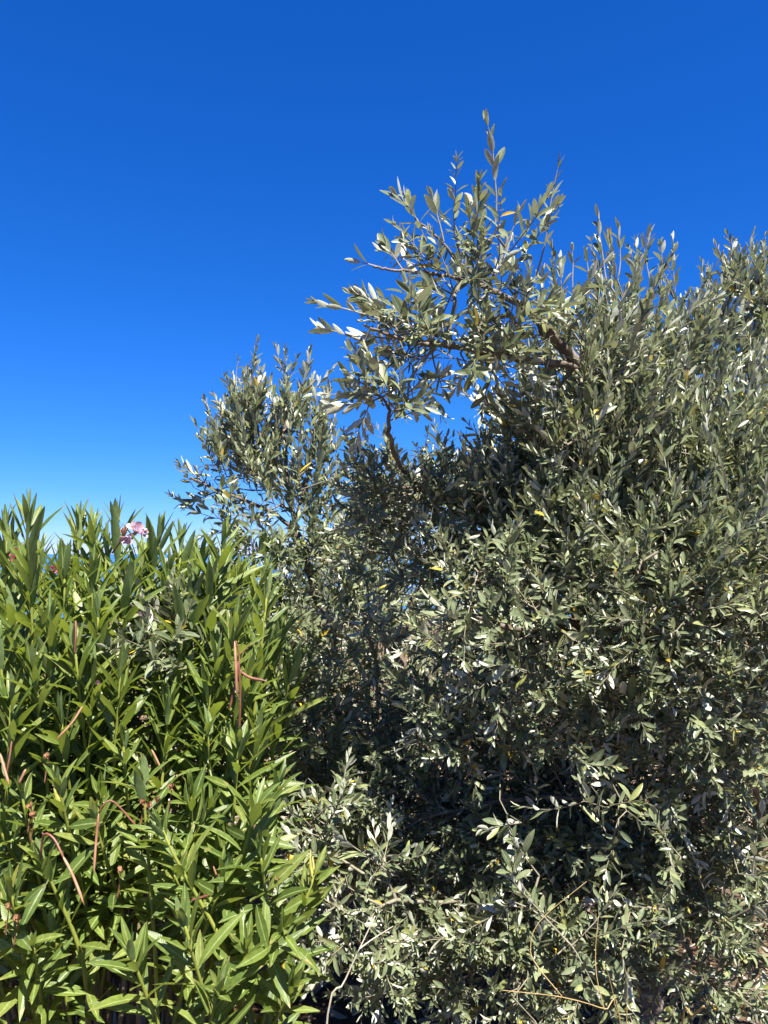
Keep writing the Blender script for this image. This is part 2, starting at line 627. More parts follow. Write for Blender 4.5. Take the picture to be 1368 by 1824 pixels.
def visible_counts(sets):
    """how many coarse pixels of the photograph's view each leaf shows (to pick the 300 that show largest)"""
    W, H, sc = 456, 608, 3.0
    pid, dep, lid = [], [], []
    base = 0
    for s in sets:
        n = len(s.L)
        for v in (0.15, 0.3, 0.45, 0.6, 0.75, 0.9):
            p = s.P + s.D * (s.L * v)[:, None]
            y = p[:, 1] * math.cos(PITCH) + (p[:, 2] - CAM_Z) * math.sin(PITCH)
            z = -p[:, 1] * math.sin(PITCH) + (p[:, 2] - CAM_Z) * math.cos(PITCH)
            u = (684 + FPX * p[:, 0] / y) / sc
            w = (912 - FPX * z / y) / sc
            ok = (y > 0.2) & (u >= 0) & (u < W) & (w >= 0) & (w < H)
            pid.append((w[ok].astype(int) * W + u[ok].astype(int)))
            dep.append(y[ok])
            lid.append(np.nonzero(ok)[0] + base)
        base += n
    pid, dep, lid = np.concatenate(pid), np.concatenate(dep), np.concatenate(lid)
    o = np.lexsort((dep, pid))
    pid, lid, dep = pid[o], lid[o], dep[o]
    first = np.ones(len(pid), bool)
    first[1:] = pid[1:] != pid[:-1]
    cnt = np.bincount(lid[first], minlength=base).astype(float)
    out, b = [], 0
    for s in sets:
        n = len(s.L)
        c = cnt[b:b + n]
        y = s.P[:, 1]
        face = 0.4 + np.abs(np.sum(s.Nn * nrm(s.P - np.array((0, 0, CAM_Z))), axis=1))
        out.append(np.where(c > 0, c * s.L * s.W * face / np.maximum(y, .3) ** 2, 0))
        b += n
    return out


def emit_leaves():
    sets = [p[1] for p in PLANTS]
    vis = visible_counts(sets)
    for (root, s, origin, ratio, nmax), v in zip(PLANTS, vis):
        o = np.argsort(-v)
        pick = o[:nmax]
        pick = pick[v[pick] > 0]
        rest = np.setdiff1d(np.arange(len(v)), pick)
        for k in pick:
            me = tpl_mesh(s.kind, int(s.t[k]), s.mat, ratio)
            D, Nn = s.D[k], s.Nn[k]
            S = np.cross(D, Nn)
            L = s.L[k]
            wx = s.W[k] / ratio
            p = s.P[k] - origin
            ob = bpy.data.objects.new('leaf', me)
            COL.objects.link(ob)
            ob.parent = root
            ob.matrix_basis = Matrix(((S[0] * wx, D[0] * L, Nn[0] * L, p[0]), (S[1] * wx, D[1] * L, Nn[1] * L, p[1]),
                                      (S[2] * wx, D[2] * L, Nn[2] * L, p[2]), (0, 0, 0, 1)))
        me = s.mesh(rest, 'foliage', origin)
        tag(link('foliage', me, root), kind='stuff')


# ------------------------------------------------------------------ the setting: ground, sea
def hillside(x, y):
    """the terrace is flat round the camera, then the hill falls away to the sea"""
    r = np.sqrt(x ** 2 + (y - 4) ** 2)
    d = np.maximum(r - 14, 0)
    drop = -0.0 - 60 * (1 - np.exp(-(d / 160) ** 1.6)) - np.where(r > 500, (r - 500) * 0.02, 0)
    near = 0.018 * np.sin(x * 3.1 + y * 1.3) + 0.014 * np.sin(x * 1.7 - y * 4.1 + 2) + 0.010 * np.sin(7 * x + 5 * y)
    return drop + near * np.clip(1.5 - d / 60, 0, 1)


def build_ground():
    g1 = np.concatenate([-np.geomspace(3000, 6.2, 50), np.linspace(-6, 6, 121), np.geomspace(6.2, 3000, 50)])
    X, Y = np.meshgrid(g1, g1 + 3.0)
    Z = hillside(X, Y)
    n = len(g1)
    V = np.stack([X.ravel(), Y.ravel(), Z.ravel()], axis=1)
    i, j = np.meshgrid(np.arange(n - 1), np.arange(n - 1))
    a = (j * n + i).ravel()
    F = np.stack([a, a + 1, a + 1 + n, a + n], axis=1).ravel()
    me = make_mesh('ground', V, F, np.full(len(a), 4), ground_material())
    tag(link('ground', me), kind='structure')
    s = 40000
    me = make_mesh('sea', np.array([(-s, -s, -62), (s, -s, -62), (s, s, -62), (-s, s, -62)], float), np.arange(4), np.array([4]),
                   sea_material(), smooth=False)
    tag(link('sea', me), kind='structure')


build_ground()


def gz(x, y):
    return float(hillside(np.array(x, float), np.array(y, float)))


# ------------------------------------------------------------------ olive trees
def blob_points(blobs, r):
    pts, ctr, hab = [], [], []
    for (px, py, Y, rx, ry, rz, n, *h) in blobs:
        c = at(px, py, Y)
        v = nrm(r.normal(size=(n, 3)))
        rad = r.random((n, 1)) ** 0.42
        pts.append(c + v * rad * np.array((rx, ry, rz)))
        ctr.append(np.repeat(c[None], n, axis=0))
        hab.append(np.repeat(np.array([(*h, 1.0)[:4] if h else (0, 0, -1, 1)], float), n, axis=0))
    return np.concatenate(pts), np.concatenate(ctr), np.concatenate(hab)


def mst(seed_nodes, targets, r, bf=0.35, step=0.07):
    """connect every target to the growing wood (short wood, short paths). returns nodes, parents, target node ids"""
    nodes = [np.asarray(p, float) for p in seed_nodes[0]]
    par = list(seed_nodes[1])
    plen = list(seed_nodes[2])
    rem = np.arange(len(targets))
    NP = np.array(nodes)
    PL = np.array(plen)
    best = np.full(len(targets), 1e9)
    who = np.zeros(len(targets), int)

    def upd(ids):
        for i in ids:
            d = np.linalg.norm(targets[rem] - nodes[i], axis=1)
            c = d + bf * plen[i]
            m = c < best[rem]
            best[rem[m]] = c[m]
            who[rem[m]] = i
    upd(range(len(nodes)))
    tid = np.zeros(len(targets), int)
    while len(rem):
        k = np.argmin(best[rem])
        t = rem[k]
        rem = np.delete(rem, k)
        a = who[t]
        A, B = nodes[a], targets[t]
        d = np.linalg.norm(B - A)
        m = max(1, int(d / step))
        new = []
        prev = a
        sag = r.normal(size=3) * 0.08 * d
        if par[a] >= 0:
            sag = sag + (A - nodes[par[a]]) / max(np.linalg.norm(A - nodes[par[a]]), 1e-6) * 0.15 * d
        for q in range(1, m + 1):
            f = q / m
            p = A + (B - A) * f + sag * math.sin(math.pi * f) + (r.normal(size=3) * 0.004 if q < m else 0)
            nodes.append(p)
            par.append(prev)
            plen.append(plen[prev] + np.linalg.norm(p - nodes[prev]))
            prev = len(nodes) - 1
            new.append(prev)
        tid[t] = prev
        if len(rem):
            upd(new)
    return np.array(nodes), np.array(par), tid


def shoot_leaves(ls, twA, twB, twR, base, direction, length, r, leaf_len, spacing, open_deg=(30, 62), up=0.35, ratio=0.275, bare=0.0, tw=0.0019, upbias=0.1, wob=0.6):
    """one leafy shoot: a curved twig with opposite pairs of leaves"""
    n = max(3, int(length / spacing))
    T = direction / np.linalg.norm(direction)
    P = base.copy()
    st = length / n
    u = np.cross(T, r.normal(size=3))
    u /= np.linalg.norm(u)
    pos, tang, uu = [], [], []
    for k in range(n):
        T = T + np.array((0, 0, up * st * 2.2)) + r.normal(size=3) * 0.055
        T /= np.linalg.norm(T)
        Q = P + T * st
        twA.append(P)
        twB.append(Q)
        f = 1 - 0.6 * k / n
        twR.append((tw * f, tw * (1 - 0.6 * (k + 1) / n)))
        P = Q
        u = np.cross(T, u)           # decussate pairs: a quarter turn each
        u /= np.linalg.norm(u)
        if k / n >= bare:
            pos.append(P)
            tang.append(T)
            uu.append(u)
    if not pos:
        return
    pos, tang, uu = np.array(pos), np.array(tang), np.array(uu)
    m = len(pos)
    f = np.linspace(bare, 1, m)
    for sgn in (1, -1):
        keep = r.random(m) > 0.10
        rot = r.normal(size=(m, 1)) * 0.45
        w = np.cross(tang, uu)
        rad = (uu * np.cos(rot) + w * np.sin(rot)) * sgn
        a = np.radians(open_deg[1] + (open_deg[0] - open_deg[1]) * f + r.normal(size=m) * 11)[:, None]
        D = tang * np.cos(a) + rad * np.sin(a)
        Nn = tang * np.sin(a) - rad * np.cos(a)
        side = np.cross(D, Nn)
        roll = r.normal(size=(m, 1)) * wob
        Nn = Nn * np.cos(roll) + side * np.sin(roll)
        Nn = Nn + np.array((0, 0, upbias))
        L = leaf_len * (0.72 + 0.42 * np.sin(np.pi * np.clip(0.15 + 0.8 * f, 0, 1)) - 0.25 * f ** 4) * r.uniform(0.75, 1.15, m)
        ls.add(pos[keep], D[keep], Nn[keep], L[keep], (L * ratio * r.uniform(.85, 1.2, m))[keep])
    # the tip pair
    D = np.array([T + 0.25 * u, T - 0.25 * u])
    Nn = np.array([-u + 0.2 * T, u + 0.2 * T])
    L = leaf_len * r.uniform(.5, .85, 2)
    ls.add(np.array([P, P]), D, Nn, L, L * ratio * 0.9)


def olive_tree(label, base, limbs, blobs, extra=(), seed=1, leaf_len=0.055, kind='olive', spacing=0.021, slen=(0.09, 0.20),
               group=None, nparts=300, up=0.35, upright=0.8, fruits=0, green=0, trunk_lump=0.16):
    """limbs: list of (points[(x,y,z)...], r0, r1); the first is the trunk. blobs: crown volumes holding shoot bases"""
    r = np.random.default_rng(seed)
    base = np.array(base, float)
    root = empty('olive_tree', tuple(base), label, 'olive tree', group)
    sn, sp, spl = [], [], []
    seeds_r = []
    for q, (pts, r0, r1) in enumerate(limbs):
        P = spline(pts, max(8, len(pts) * 6))
        P[1:-1] += r.normal(size=(len(P) - 2, 3)) * min(0.012, r1 * 0.6)
        rad = np.linspace(1, 0, len(P)) ** 0.85 * (r0 - r1) + r1
        if q == 0:
            rad[:4] *= np.array((1.7, 1.35, 1.15, 1.05))
        V, F, S = tube(P - base, rad, 14 if r0 > .03 else 9, trunk_lump if r0 > .02 else 0.08, seed + q)
        me = make_mesh('trunk' if q == 0 else 'branch', V, F, S, M['bark'])
        link('trunk' if q == 0 else 'branch', me, root)
        st = 3 if q == 0 else 1
        for k in range(st, len(P)):
            sn.append(P[k])
            sp.append(len(sn) - 2 if k > st else -1)
            spl.append(0.35 + 0.04 * k if q else 0.8)
            seeds_r.append(rad[k])
    T, C, Hb = blob_points(blobs, r)
    keep = T[:, 2] > 0.06
    T, C, Hb = T[keep], C[keep], Hb[keep]
    nodes, par, tid = mst((sn, sp, spl), T, r)
    n0 = len(sn)
    # pipe model thickness
    nn = len(nodes)
    load = np.zeros(nn)
    np.add.at(load, tid, 1.0)
    for i in range(nn - 1, n0 - 1, -1):
        if par[i] >= n0:
            load[par[i]] += load[i]
    rad = 0.0012 * np.maximum(load, 1) ** 0.40
    for i in range(n0):
        rad[i] = seeds_r[i]
    idx = np.arange(n0, nn)
    A, B = nodes[par[idx]], nodes[idx]
    ra = np.minimum(np.where(par[idx] >= n0, rad[par[idx]], rad[idx] * 1.25), rad[idx] * 1.5)
    ls = LeafSet(kind, M['olive'])
    twA, twB, twR = [], [], []
    inc = nrm(nodes[tid] - nodes[par[tid]])
    out = nrm(T - C)
    for k in range(len(T)):
        uq = Hb[k, 2] if Hb[k, 2] >= 0 else upright * np.clip((T[k, 2] - .7) / .9, .1, 1.25)
        sl = r.uniform(Hb[k, 0], Hb[k, 1]) if Hb[k, 1] > 0 else r.uniform(*slen)
        d = inc[k] * 0.7 + out[k] * 0.55 + np.array((0, 0, uq)) + r.normal(size=3) * 0.40
        od = (19, 42) if uq > 1 else (30, 62)
        shoot_leaves(ls, twA, twB, twR, T[k], d, sl, r, leaf_len * Hb[k, 3] * r.uniform(.85, 1.15), spacing * (Hb[k, 3] * .6 + .4), open_deg=od, up=up, upbias=0.0 if uq > 1 else 0.6, wob=0.5 if uq > 1 else 0.55)
    for (p, q_, sp_, ll, bare) in extra:      # long single shoots that stand clear of the crown
        p, q_ = np.array(p), np.array(q_)
        near = nodes[np.argmin(np.linalg.norm(nodes - p, axis=1))]
        m = 6
        for s in range(m):
            f0, f1 = s / m, (s + 1) / m
            twA.append(near + (p - near) * f0)
            twB.append(near + (p - near) * f1)
            twR.append((0.0032, 0.0030))
        shoot_leaves(ls, twA, twB, twR, p, q_ - p, np.linalg.norm(q_ - p), r, ll, sp_, open_deg=(18, 40), up=0.05, bare=bare, tw=0.0028)
    ls.done(r)
    tA, tB, tR = np.array(twA), np.array(twB), np.array(twR)
    V1, F1, S1 = seg_tubes(A - base, B - base, ra, rad[idx], 5 if kind == 'olive' else 4)
    V2, F2, S2 = seg_tubes(tA - base, tB - base, tR[:, 0], tR[:, 1], 3)
    me = make_mesh('twigs', np.vstack([V1, V2]), np.concatenate([F1, F2 + len(V1)]), np.concatenate([S1, S2]), M['twig'])
    tag(link('twigs', me, root), kind='stuff')
    # hanging fruit
    for cnt, mat in ((fruits, M['olivefruit']), (green, M['greenfruit'])):
        if not cnt:
            continue
        rows = [(0, 0.0005), (0.12, 0.5), (0.35, 0.92), (0.6, 0.95), (0.85, 0.6), (1, 0.05)]
        V, F, S = tube([(0, 0, -v * 0.016) for v, _ in rows], [w * 0.0058 for _, w in rows], 8)
        fm = make_mesh('olive', V, F, S, mat)
        for k in r.choice(len(tA), cnt, replace=False):
            link('olive', fm, root, tuple(tB[k] - base - np.array((0, 0, tR[k, 1]))))
    PLANTS.append((root, ls, base, 0.26, nparts))
    return root


def gp(px, py, Y):
    return tuple(at(px, py, Y))


# 1. the near tree with the arching limb
b1 = at(1125, 1800, 2.62)
base1 = (b1[0], 2.62, gz(b1[0], 2.62) - 0.04)
limbs1 = [
    ([base1, gp(1160, 1720, 2.62), gp(1215, 1620, 2.66), gp(1275, 1500, 2.72), gp(1318, 1360, 2.74)], 0.058, 0.040),
    ([gp(1318, 1360, 2.74), gp(1288, 1255, 2.70), gp(1230, 1080, 2.55), gp(1160, 880, 2.35), gp(1090, 740, 2.2), gp(1035, 655, 2.12),
      gp(985, 600, 2.05), gp(930, 545, 1.98), gp(870, 515, 1.95), gp(810, 490, 1.92)], 0.030, 0.003),
    ([gp(1160, 880, 2.35), gp(1180, 760, 2.4), gp(1165, 650, 2.42), gp(1120, 560, 2.4)], 0.016, 0.004),
    ([gp(1035, 655, 2.12), gp(930, 640, 2.03), gp(830, 620, 1.93), gp(740, 610, 1.86), gp(660, 585, 1.80)], 0.012, 0.003),
    ([gp(870, 515, 1.95), gp(860, 460, 1.92), gp(890, 400, 1.90)], 0.006, 0.003),
    ([gp(760, 880, 2.38), gp(715, 830, 2.1), gp(693, 775, 1.93), gp(690, 720, 1.86), gp(655, 690, 1.83)], 0.007, 0.003),
    ([gp(870, 515, 1.95), gp(820, 470, 1.93), gp(780, 425, 1.90), gp(740, 390, 1.88)], 0.005, 0.0025),
    ([gp(830, 500, 1.93), gp(770, 487, 1.88), gp(700, 481, 1.85), gp(665, 474, 1.84)], 0.005, 0.0025),
    ([gp(1288, 1255, 2.70), gp(1180, 1150, 2.4), gp(1050, 1110, 2.15), gp(920, 1120, 1.98), gp(850, 1100, 1.90)], 0.018, 0.004),
    ([gp(1230, 1080, 2.55), gp(1080, 970, 2.5), gp(900, 900, 2.45), gp(760, 880, 2.38), gp(660, 850, 2.3)], 0.018, 0.004),
    ([gp(1275, 1500, 2.72), gp(1130, 1440, 2.45), gp(980, 1420, 2.3), gp(820, 1440, 2.35), gp(700, 1480, 2.3)], 0.011, 0.003),
    ([gp(1318, 1360, 2.74), gp(1370, 1180, 2.6), gp(1400, 1000, 2.5), gp(1380, 850, 2.45), gp(1330, 760, 2.4)], 0.022, 0.005),
    ([gp(1215, 1620, 2.66), gp(1080, 1640, 2.4), gp(950, 1660, 2.3), gp(830, 1690, 2.2)], 0.008, 0.003),
    ([gp(1275, 1500, 2.72), gp(1340, 1480, 2.4), gp(1350, 1420, 2.15), gp(1320, 1380, 2.0)], 0.012, 0.004),
]
V_ = (.15, .32, 1.5)         # long upright shoots
A_ = (.10, .22, .55, 1.12)         # arching shoots
blobs1 = [
    # the arch over the sky gap
    (820, 540, 1.95, .13, .14, .06, 19, *A_), (880, 480, 1.92, .06, .10, .05, 9, *A_), (735, 612, 1.88, .09, .10, .04, 18, .08, .2, .4, 1.25),
    (845, 632, 1.98, .13, .14, .04, 26, .08, .18, .35, 1.2), (940, 600, 2.02, .10, .14, .07, 18, .08, .2, .6, 1.2), (690, 735, 1.86, .06, .08, .04, 14, .08, .17, .7, 1.25),
    (650, 700, 1.84, .03, .05, .03, 4, .08, .16, .6, 1.25), (785, 470, 1.92, .06, .08, .03, 4, *A_),
    # crown to the right of it
    (1040, 680, 2.2, .15, .22, .11, 54, *V_), (1110, 660, 2.35, .16, .24, .11, 56, *V_), (1200, 710, 2.45, .15, .24, .10, 52, *V_),
    (1040, 820, 2.25, .24, .28, .16, 150, *V_), (1190, 880, 2.35, .26, .34, .22, 240, *V_), (1330, 890, 2.35, .20, .30, .22, 150, *V_),
    (980, 940, 2.35, .22, .34, .16, 150, *V_), (1120, 1030, 2.2, .28, .34, .16, 190, .12, .26, 1.1), (1300, 1040, 2.15, .24, .34, .16, 160, .12, .26, 1.1),
    # its lower rim, the outermost growth
    (880, 1060, 2.05, .12, .16, .10, 34, .10, .2, .5), (1010, 1090, 2.0, .16, .16, .12, 46, .10, .2, .6), (1160, 1110, 2.0, .16, .16, .12, 50, .10, .2, .6),
    (1310, 1120, 1.98, .14, .16, .12, 42, .10, .2, .6), (900, 1190, 2.05, .12, .16, .08, 26), (1060, 1220, 2.05, .16, .18, .09, 40), (1230, 1230, 2.05, .16, .18, .09, 40),
    (1340, 1260, 2.05, .12, .16, .10, 30), (980, 1310, 2.12, .16, .16, .09, 34), (1150, 1330, 2.12, .16, .16, .09, 34), (1300, 1360, 2.1, .14, .16, .09, 28), (830, 1280, 2.2, .14, .16, .10, 30),
    # middle, reaching left
    (880, 910, 2.4, .20, .30, .10, 100), (770, 900, 2.35, .16, .25, .09, 76), (680, 890, 2.28, .08, .2, .07, 44), (860, 1010, 2.3, .24, .34, .10, 110),
    (700, 1010, 2.5, .16, .25, .10, 30), (640, 1150, 2.6, .14, .25, .10, 24),
    # shaded inside of the skirt
    (980, 1180, 2.49, .30, .25, .12, 117), (1240, 1200, 2.49, .30, .25, .12, 117), (940, 1340, 2.59, .30, .3, .12, 143), (1180, 1340, 2.59, .32, .3, .12, 143),
    (760, 1310, 2.69, .24, .3, .16, 143), (730, 1450, 2.49, .24, .28, .12, 130), (930, 1470, 2.44, .26, .26, .12, 143), (1110, 1470, 2.39, .24, .24, .12, 117),
    (1280, 1480, 2.39, .22, .24, .12, 104), (820, 1590, 2.34, .24, .24, .09, 104), (1000, 1610, 2.29, .22, .22, .09, 91), (1160, 1600, 2.29, .16, .2, .08, 57),
    (900, 1720, 2.24, .22, .2, .06, 65), (1050, 1730, 2.19, .14, .16, .06, 39), (740, 1700, 2.29, .16, .18, .06, 39),
    # sunlit sprays on the outside of the skirt
    (1080, 1440, 1.92, .07, .08, .05, 4), (910, 1440, 1.98, .07, .08, .05, 2), (1250, 1540, 1.9, .12, .12, .06, 6), (1330, 1480, 1.92, .06, .08, .08, 2),
    (640, 1560, 2.0, .10, .12, .06, 6), (700, 1600, 2.0, .08, .1, .05, 4), (930, 1590, 1.92, .10, .10, .05, 4), (1000, 1660, 1.86, .12, .12, .06, 6), (820, 1660, 1.98, .10, .12, .05, 4),
    (1320, 1640, 1.95, .08, .10, .05, 4), (1180, 1620, 1.9, .08, .1, .05, 2), (1090, 1700, 1.86, .08, .1, .05, 2), (930, 1770, 1.86, .10, .1, .04, 2), (620, 1660, 1.95, .08, .1, .05, 2),
    (700, 1765, 2.05, .06, .08, .03, 2), (1180, 1760, 2.1, .10, .1, .03, 2),
    (575, 1480, 2.05, .07, .1, .10, 18), (565, 1620, 1.95, .06, .08, .08, 12), (660, 1690, 2.05, .12, .12, .06, 20), (1240, 1720, 2.2, .16, .16, .07, 36),
    (1400, 1400, 2.5, .15, .3, .2, 70), (1340, 1760, 2.3, .12, .15, .06, 26), (1330, 1600, 2.5, .2, .2, .12, 50),
    # beyond the right edge of the picture and over the back
    (1480, 900, 2.6, .25, .4, .35, 110), (1460, 1250, 2.4, .2, .35, .25, 70), (1250, 950, 3.1, .5, .3, .30, 150), (1000, 1080, 2.9, .4, .3, .20, 100),
]
E = lambda a, b, sp=.03, ll=.056, bare=.05: (gp(*a), gp(*b), sp, ll, bare)
extra1 = [
    E((882, 400, 1.9), (907, 228, 1.88), .034, .056), E((955, 490, 1.95), (994, 308, 1.93), .034, .056),
    E((745, 395, 1.88), (705, 352, 1.86), .016, .062), E((790, 430, 1.9), (775, 355, 1.88), .018, .056),
    E((680, 478, 1.85), (645, 466, 1.84), .015, .062), E((720, 485, 1.86), (690, 440, 1.85), .018, .058), E((760, 487, 1.88), (725, 435, 1.86), .018, .058),
    E((675, 567, 1.82), (572, 535, 1.80), .024, .056), E((715, 571, 1.84), (640, 530, 1.82), .020, .060), E((690, 575, 1.83), (655, 520, 1.82), .020, .056),
    E((650, 608, 1.81), (580, 588, 1.79), .024, .056), E((700, 605, 1.83), (640, 600, 1.81), .018, .060),
    E((850, 420, 1.92), (843, 350, 1.9), .022, .054), E((900, 440, 1.93), (925, 385, 1.92), .022, .056),
    E((1080, 500, 2.3), (1069, 385, 2.3), .026, .050), E((1095, 500, 2.3), (1090, 410, 2.3), .026, .050),
    E((1140, 500, 2.4), (1158, 412, 2.4), .03, .05), E((1100, 500, 2.35), (1122, 408, 2.35), .03, .05),
    E((1205, 600, 2.5), (1234, 425, 2.5), .026, .046), E((1215, 600, 2.5), (1205, 480, 2.5), .024, .046),
    E((1020, 520, 2.2), (1015, 450, 2.2), .03, .05), E((770, 630, 1.9), (790, 690, 1.88), .026, .064), E((820, 630, 1.95), (850, 680, 1.93), .03, .06),
    E((655, 690, 1.83), (622, 672, 1.80), .020, .055), E((700, 720, 1.86), (735, 690, 1.85), .02, .055), E((1180, 560, 2.4), (1185, 440, 2.4), .024, .05), E((1125, 560, 2.35), (1135, 425, 2.35), .024, .05), E((1000, 560, 2.15), (1003, 470, 2.15), .024, .05), E((1262, 620, 2.5), (1270, 520, 2.5), .024, .048), E((1320, 520, 3.4), (1322, 440, 3.4), .03, .055), E((1160, 520, 2.4), (1150, 430, 2.4), .026, .05), E((1050, 520, 2.25), (1045, 450, 2.25), .026, .05),
    E((880, 1150, 1.95), (765, 1075, 1.86), .028, .066), E((960, 1200, 1.95), (850, 1180, 1.85), .028, .07),
    E((1150, 1290, 2.0), (1085, 1190, 1.9), .024, .068), E((1270, 1300, 2.0), (1225, 1180, 1.9), .024, .066),
    E((1340, 1560, 1.9), (1345, 1395, 1.86), .024, .06), E((700, 1560, 2.0), (600, 1500, 1.9), .026, .066),
    E((960, 1560, 1.9), (910, 1500, 1.84), .024, .06), E((1090, 1500, 1.9), (1040, 1400, 1.84), .022, .066),
]
olive_tree('near olive tree whose limb arches left above the sky gap, dense silvery crown', base1, limbs1, blobs1, extra1,
           seed=3, leaf_len=0.0405, spacing=0.0152, fruits=14, group=None)

# 2. the tree behind it at the right edge
b2 = (at(1440, 1500, 3.5)[0], 3.5, 0)
base2 = (b2[0], 3.5, gz(b2[0], 3.5) - 0.04)
limbs2 = [
    ([base2, gp(1430, 1500, 3.5), gp(1420, 1200, 3.5), gp(1390, 950, 3.45), gp(1362, 760, 3.4), gp(1345, 690, 3.4)], 0.075, 0.026),
    ([gp(1345, 690, 3.4), gp(1325, 620, 3.4), gp(1290, 585, 3.38), gp(1240, 560, 3.35)], 0.020, 0.006),
    ([gp(1345, 690, 3.4), gp(1352, 600, 3.42), gp(1335, 520, 3.45), gp(1325, 460, 3.45)], 0.020, 0.005),
    ([gp(1362, 760, 3.4), gp(1310, 680, 3.3), gp(1255, 655, 3.25)], 0.014, 0.005),
    ([gp(1390, 950, 3.45), gp(1460, 800, 3.5), gp(1500, 650, 3.5)], 0.03, 0.006),
    ([gp(1420, 1200, 3.5), gp(1300, 1050, 3.4), gp(1150, 1000, 3.4)], 0.03, 0.006),
]
blobs2 = [
    (1325, 570, 3.45, .13, .22, .14, 60, *V_), (1300, 650, 3.4, .14, .25, .10, 40, *V_), (1400, 600, 3.5, .2, .3, .25, 60, *V_), (1480, 700, 3.5, .3, .4, .35, 120),
    (1300, 760, 3.4, .35, .4, .25, 130), (1200, 950, 3.5, .5, .4, .3, 120), (1400, 1000, 3.5, .4, .4, .4, 100), (1260, 1180, 3.6, .4, .4, .2, 50), (1340, 1340, 3.3, .35, .25, .16, 80),
]
extra2 = [E((1300, 500, 3.4), (1300, 425, 3.4), .03, .055), E((1340, 500, 3.4), (1348, 440, 3.4), .03, .055),
          E((1285, 560, 3.4), (1283, 470, 3.4), .03, .05)]
olive_tree('taller olive tree just behind the arching one, its brown trunk forking among upright shoots', base2, limbs2, blobs2, extra2,
           seed=8, leaf_len=0.056, spacing=0.023)

# 3. the slender young tree
b3 = at(640, 1350, 3.25)
base3 = (b3[0], 3.25, gz(b3[0], 3.25) - 0.04)
limbs3 = [
    ([base3, gp(640, 1400, 3.25), gp(612, 1210, 3.25), gp(585, 1110, 3.22), gp(548, 1010, 3.2), gp(528, 950, 3.2), gp(524, 930, 3.2)], 0.032, 0.013),
    ([gp(526, 945, 3.2), gp(490, 915, 3.18), gp(440, 893, 3.12), gp(385, 872, 3.08), gp(340, 850, 3.05)], 0.010, 0.003),
    ([gp(524, 930, 3.2), gp(512, 850, 3.22), gp(508, 760, 3.22), gp(512, 680, 3.22), gp(500, 640, 3.22)], 0.011, 0.003),
    ([gp(512, 850, 3.22), gp(470, 790, 3.2), gp(440, 720, 3.2), gp(435, 670, 3.2)], 0.007, 0.003),
    ([gp(524, 930, 3.2), gp(548, 850, 3.2), gp(560, 780, 3.2), gp(562, 710, 3.2)], 0.007, 0.003),
    ([gp(585, 1110, 3.22), gp(640, 1000, 3.2), gp(680, 930, 3.2)], 0.010, 0.003),
    ([gp(612, 1210, 3.25), gp(540, 1150, 3.1), gp(470, 1130, 3.0)], 0.010, 0.003),
]
P_ = (.14, .30, 2.2)
blobs3 = [
    (440, 800, 3.2, .07, .12, .11, 32, *P_), (452, 750, 3.2, .04, .08, .07, 9, *P_), (512, 760, 3.22, .05, .09, .11, 22, *P_), (556, 820, 3.2, .05, .09, .09, 17, *P_),
    (395, 830, 3.15, .08, .13, .05, 11, .10, .22, 1.5), (460, 850, 3.2, .15, .2, .09, 36, *P_), (530, 890, 3.2, .16, .2, .11, 42, *P_), (380, 872, 3.1, .09, .1, .03, 7, .08, .16, .6),
    (420, 930, 3.1, .10, .12, .05, 11), (480, 1000, 3.1, .16, .2, .12, 34), (590, 990, 3.2, .16, .22, .11, 46), (640, 960, 3.2, .11, .2, .09, 30),
    (540, 1120, 3.1, .2, .25, .12, 50), (640, 1100, 3.2, .16, .22, .16, 40), (520, 1260, 3.0, .18, .22, .12, 60), (640, 1270, 3.1, .18, .22, .12, 60), (560, 1400, 2.9, .22, .25, .14, 70), (500, 1200, 2.9, .16, .2, .12, 44), (540, 1330, 2.6, .16, .2, .15, 60), (600, 1440, 2.5, .14, .2, .10, 36), (660, 1420, 3.0, .2, .25, .14, 60), (600, 1530, 2.8, .2, .2, .10, 36),
]
extra3 = [E((510, 690, 3.2), (497, 622, 3.2), .03, .05), E((455, 690, 3.2), (460, 648, 3.2), .026, .05), E((570, 740, 3.2), (582, 690, 3.2), .028, .05),
          E((385, 872, 3.08), (318, 832, 3.05), .024, .06), E((598, 850, 3.0), (602, 710, 3.0), .05, .045),
          E((420, 680, 3.2), (420, 645, 3.2), .026, .05), E((400, 740, 3.2), (398, 715, 3.2), .026, .05)]
olive_tree('slender young olive tree with a thin brown trunk and feathery upright top', base3, limbs3, blobs3, extra3,
           seed=21, leaf_len=0.052, slen=(.10, .22), spacing=0.021, green=5)

# 4. lit tree further back in the middle
base4 = (0.1, 5.0, gz(.1, 5.0) - 0.04)
limbs4 = [([base4, (0.12, 5.0, .5), (0.05, 4.95, 1.0)], 0.09, 0.05), ([(0.05, 4.95, 1.0), (-.3, 4.9, 1.5), (-.5, 4.9, 1.9)], .04, .01),
          ([(0.05, 4.95, 1.0), (.35, 4.9, 1.6), (.5, 4.9, 2.1)], .04, .01)]
blobs4 = [(800, 900, 4.8, .50, .5, .26, 190), (690, 960, 4.7, .35, .4, .26, 120), (920, 930, 4.9, .45, .5, .30, 130), (700, 1100, 4.6, .5, .4, .25, 130), (880, 1150, 4.7, .6, .4, .25, 100), (640, 1010, 4.6, .35, .4, .22, 110), (560, 1060, 4.6, .3, .3, .2, 60)]
olive_tree('sunlit olive tree standing behind the young and the arching ones', base4, limbs4, blobs4, seed=31, leaf_len=0.055, kind='small', spacing=.025, nparts=120)

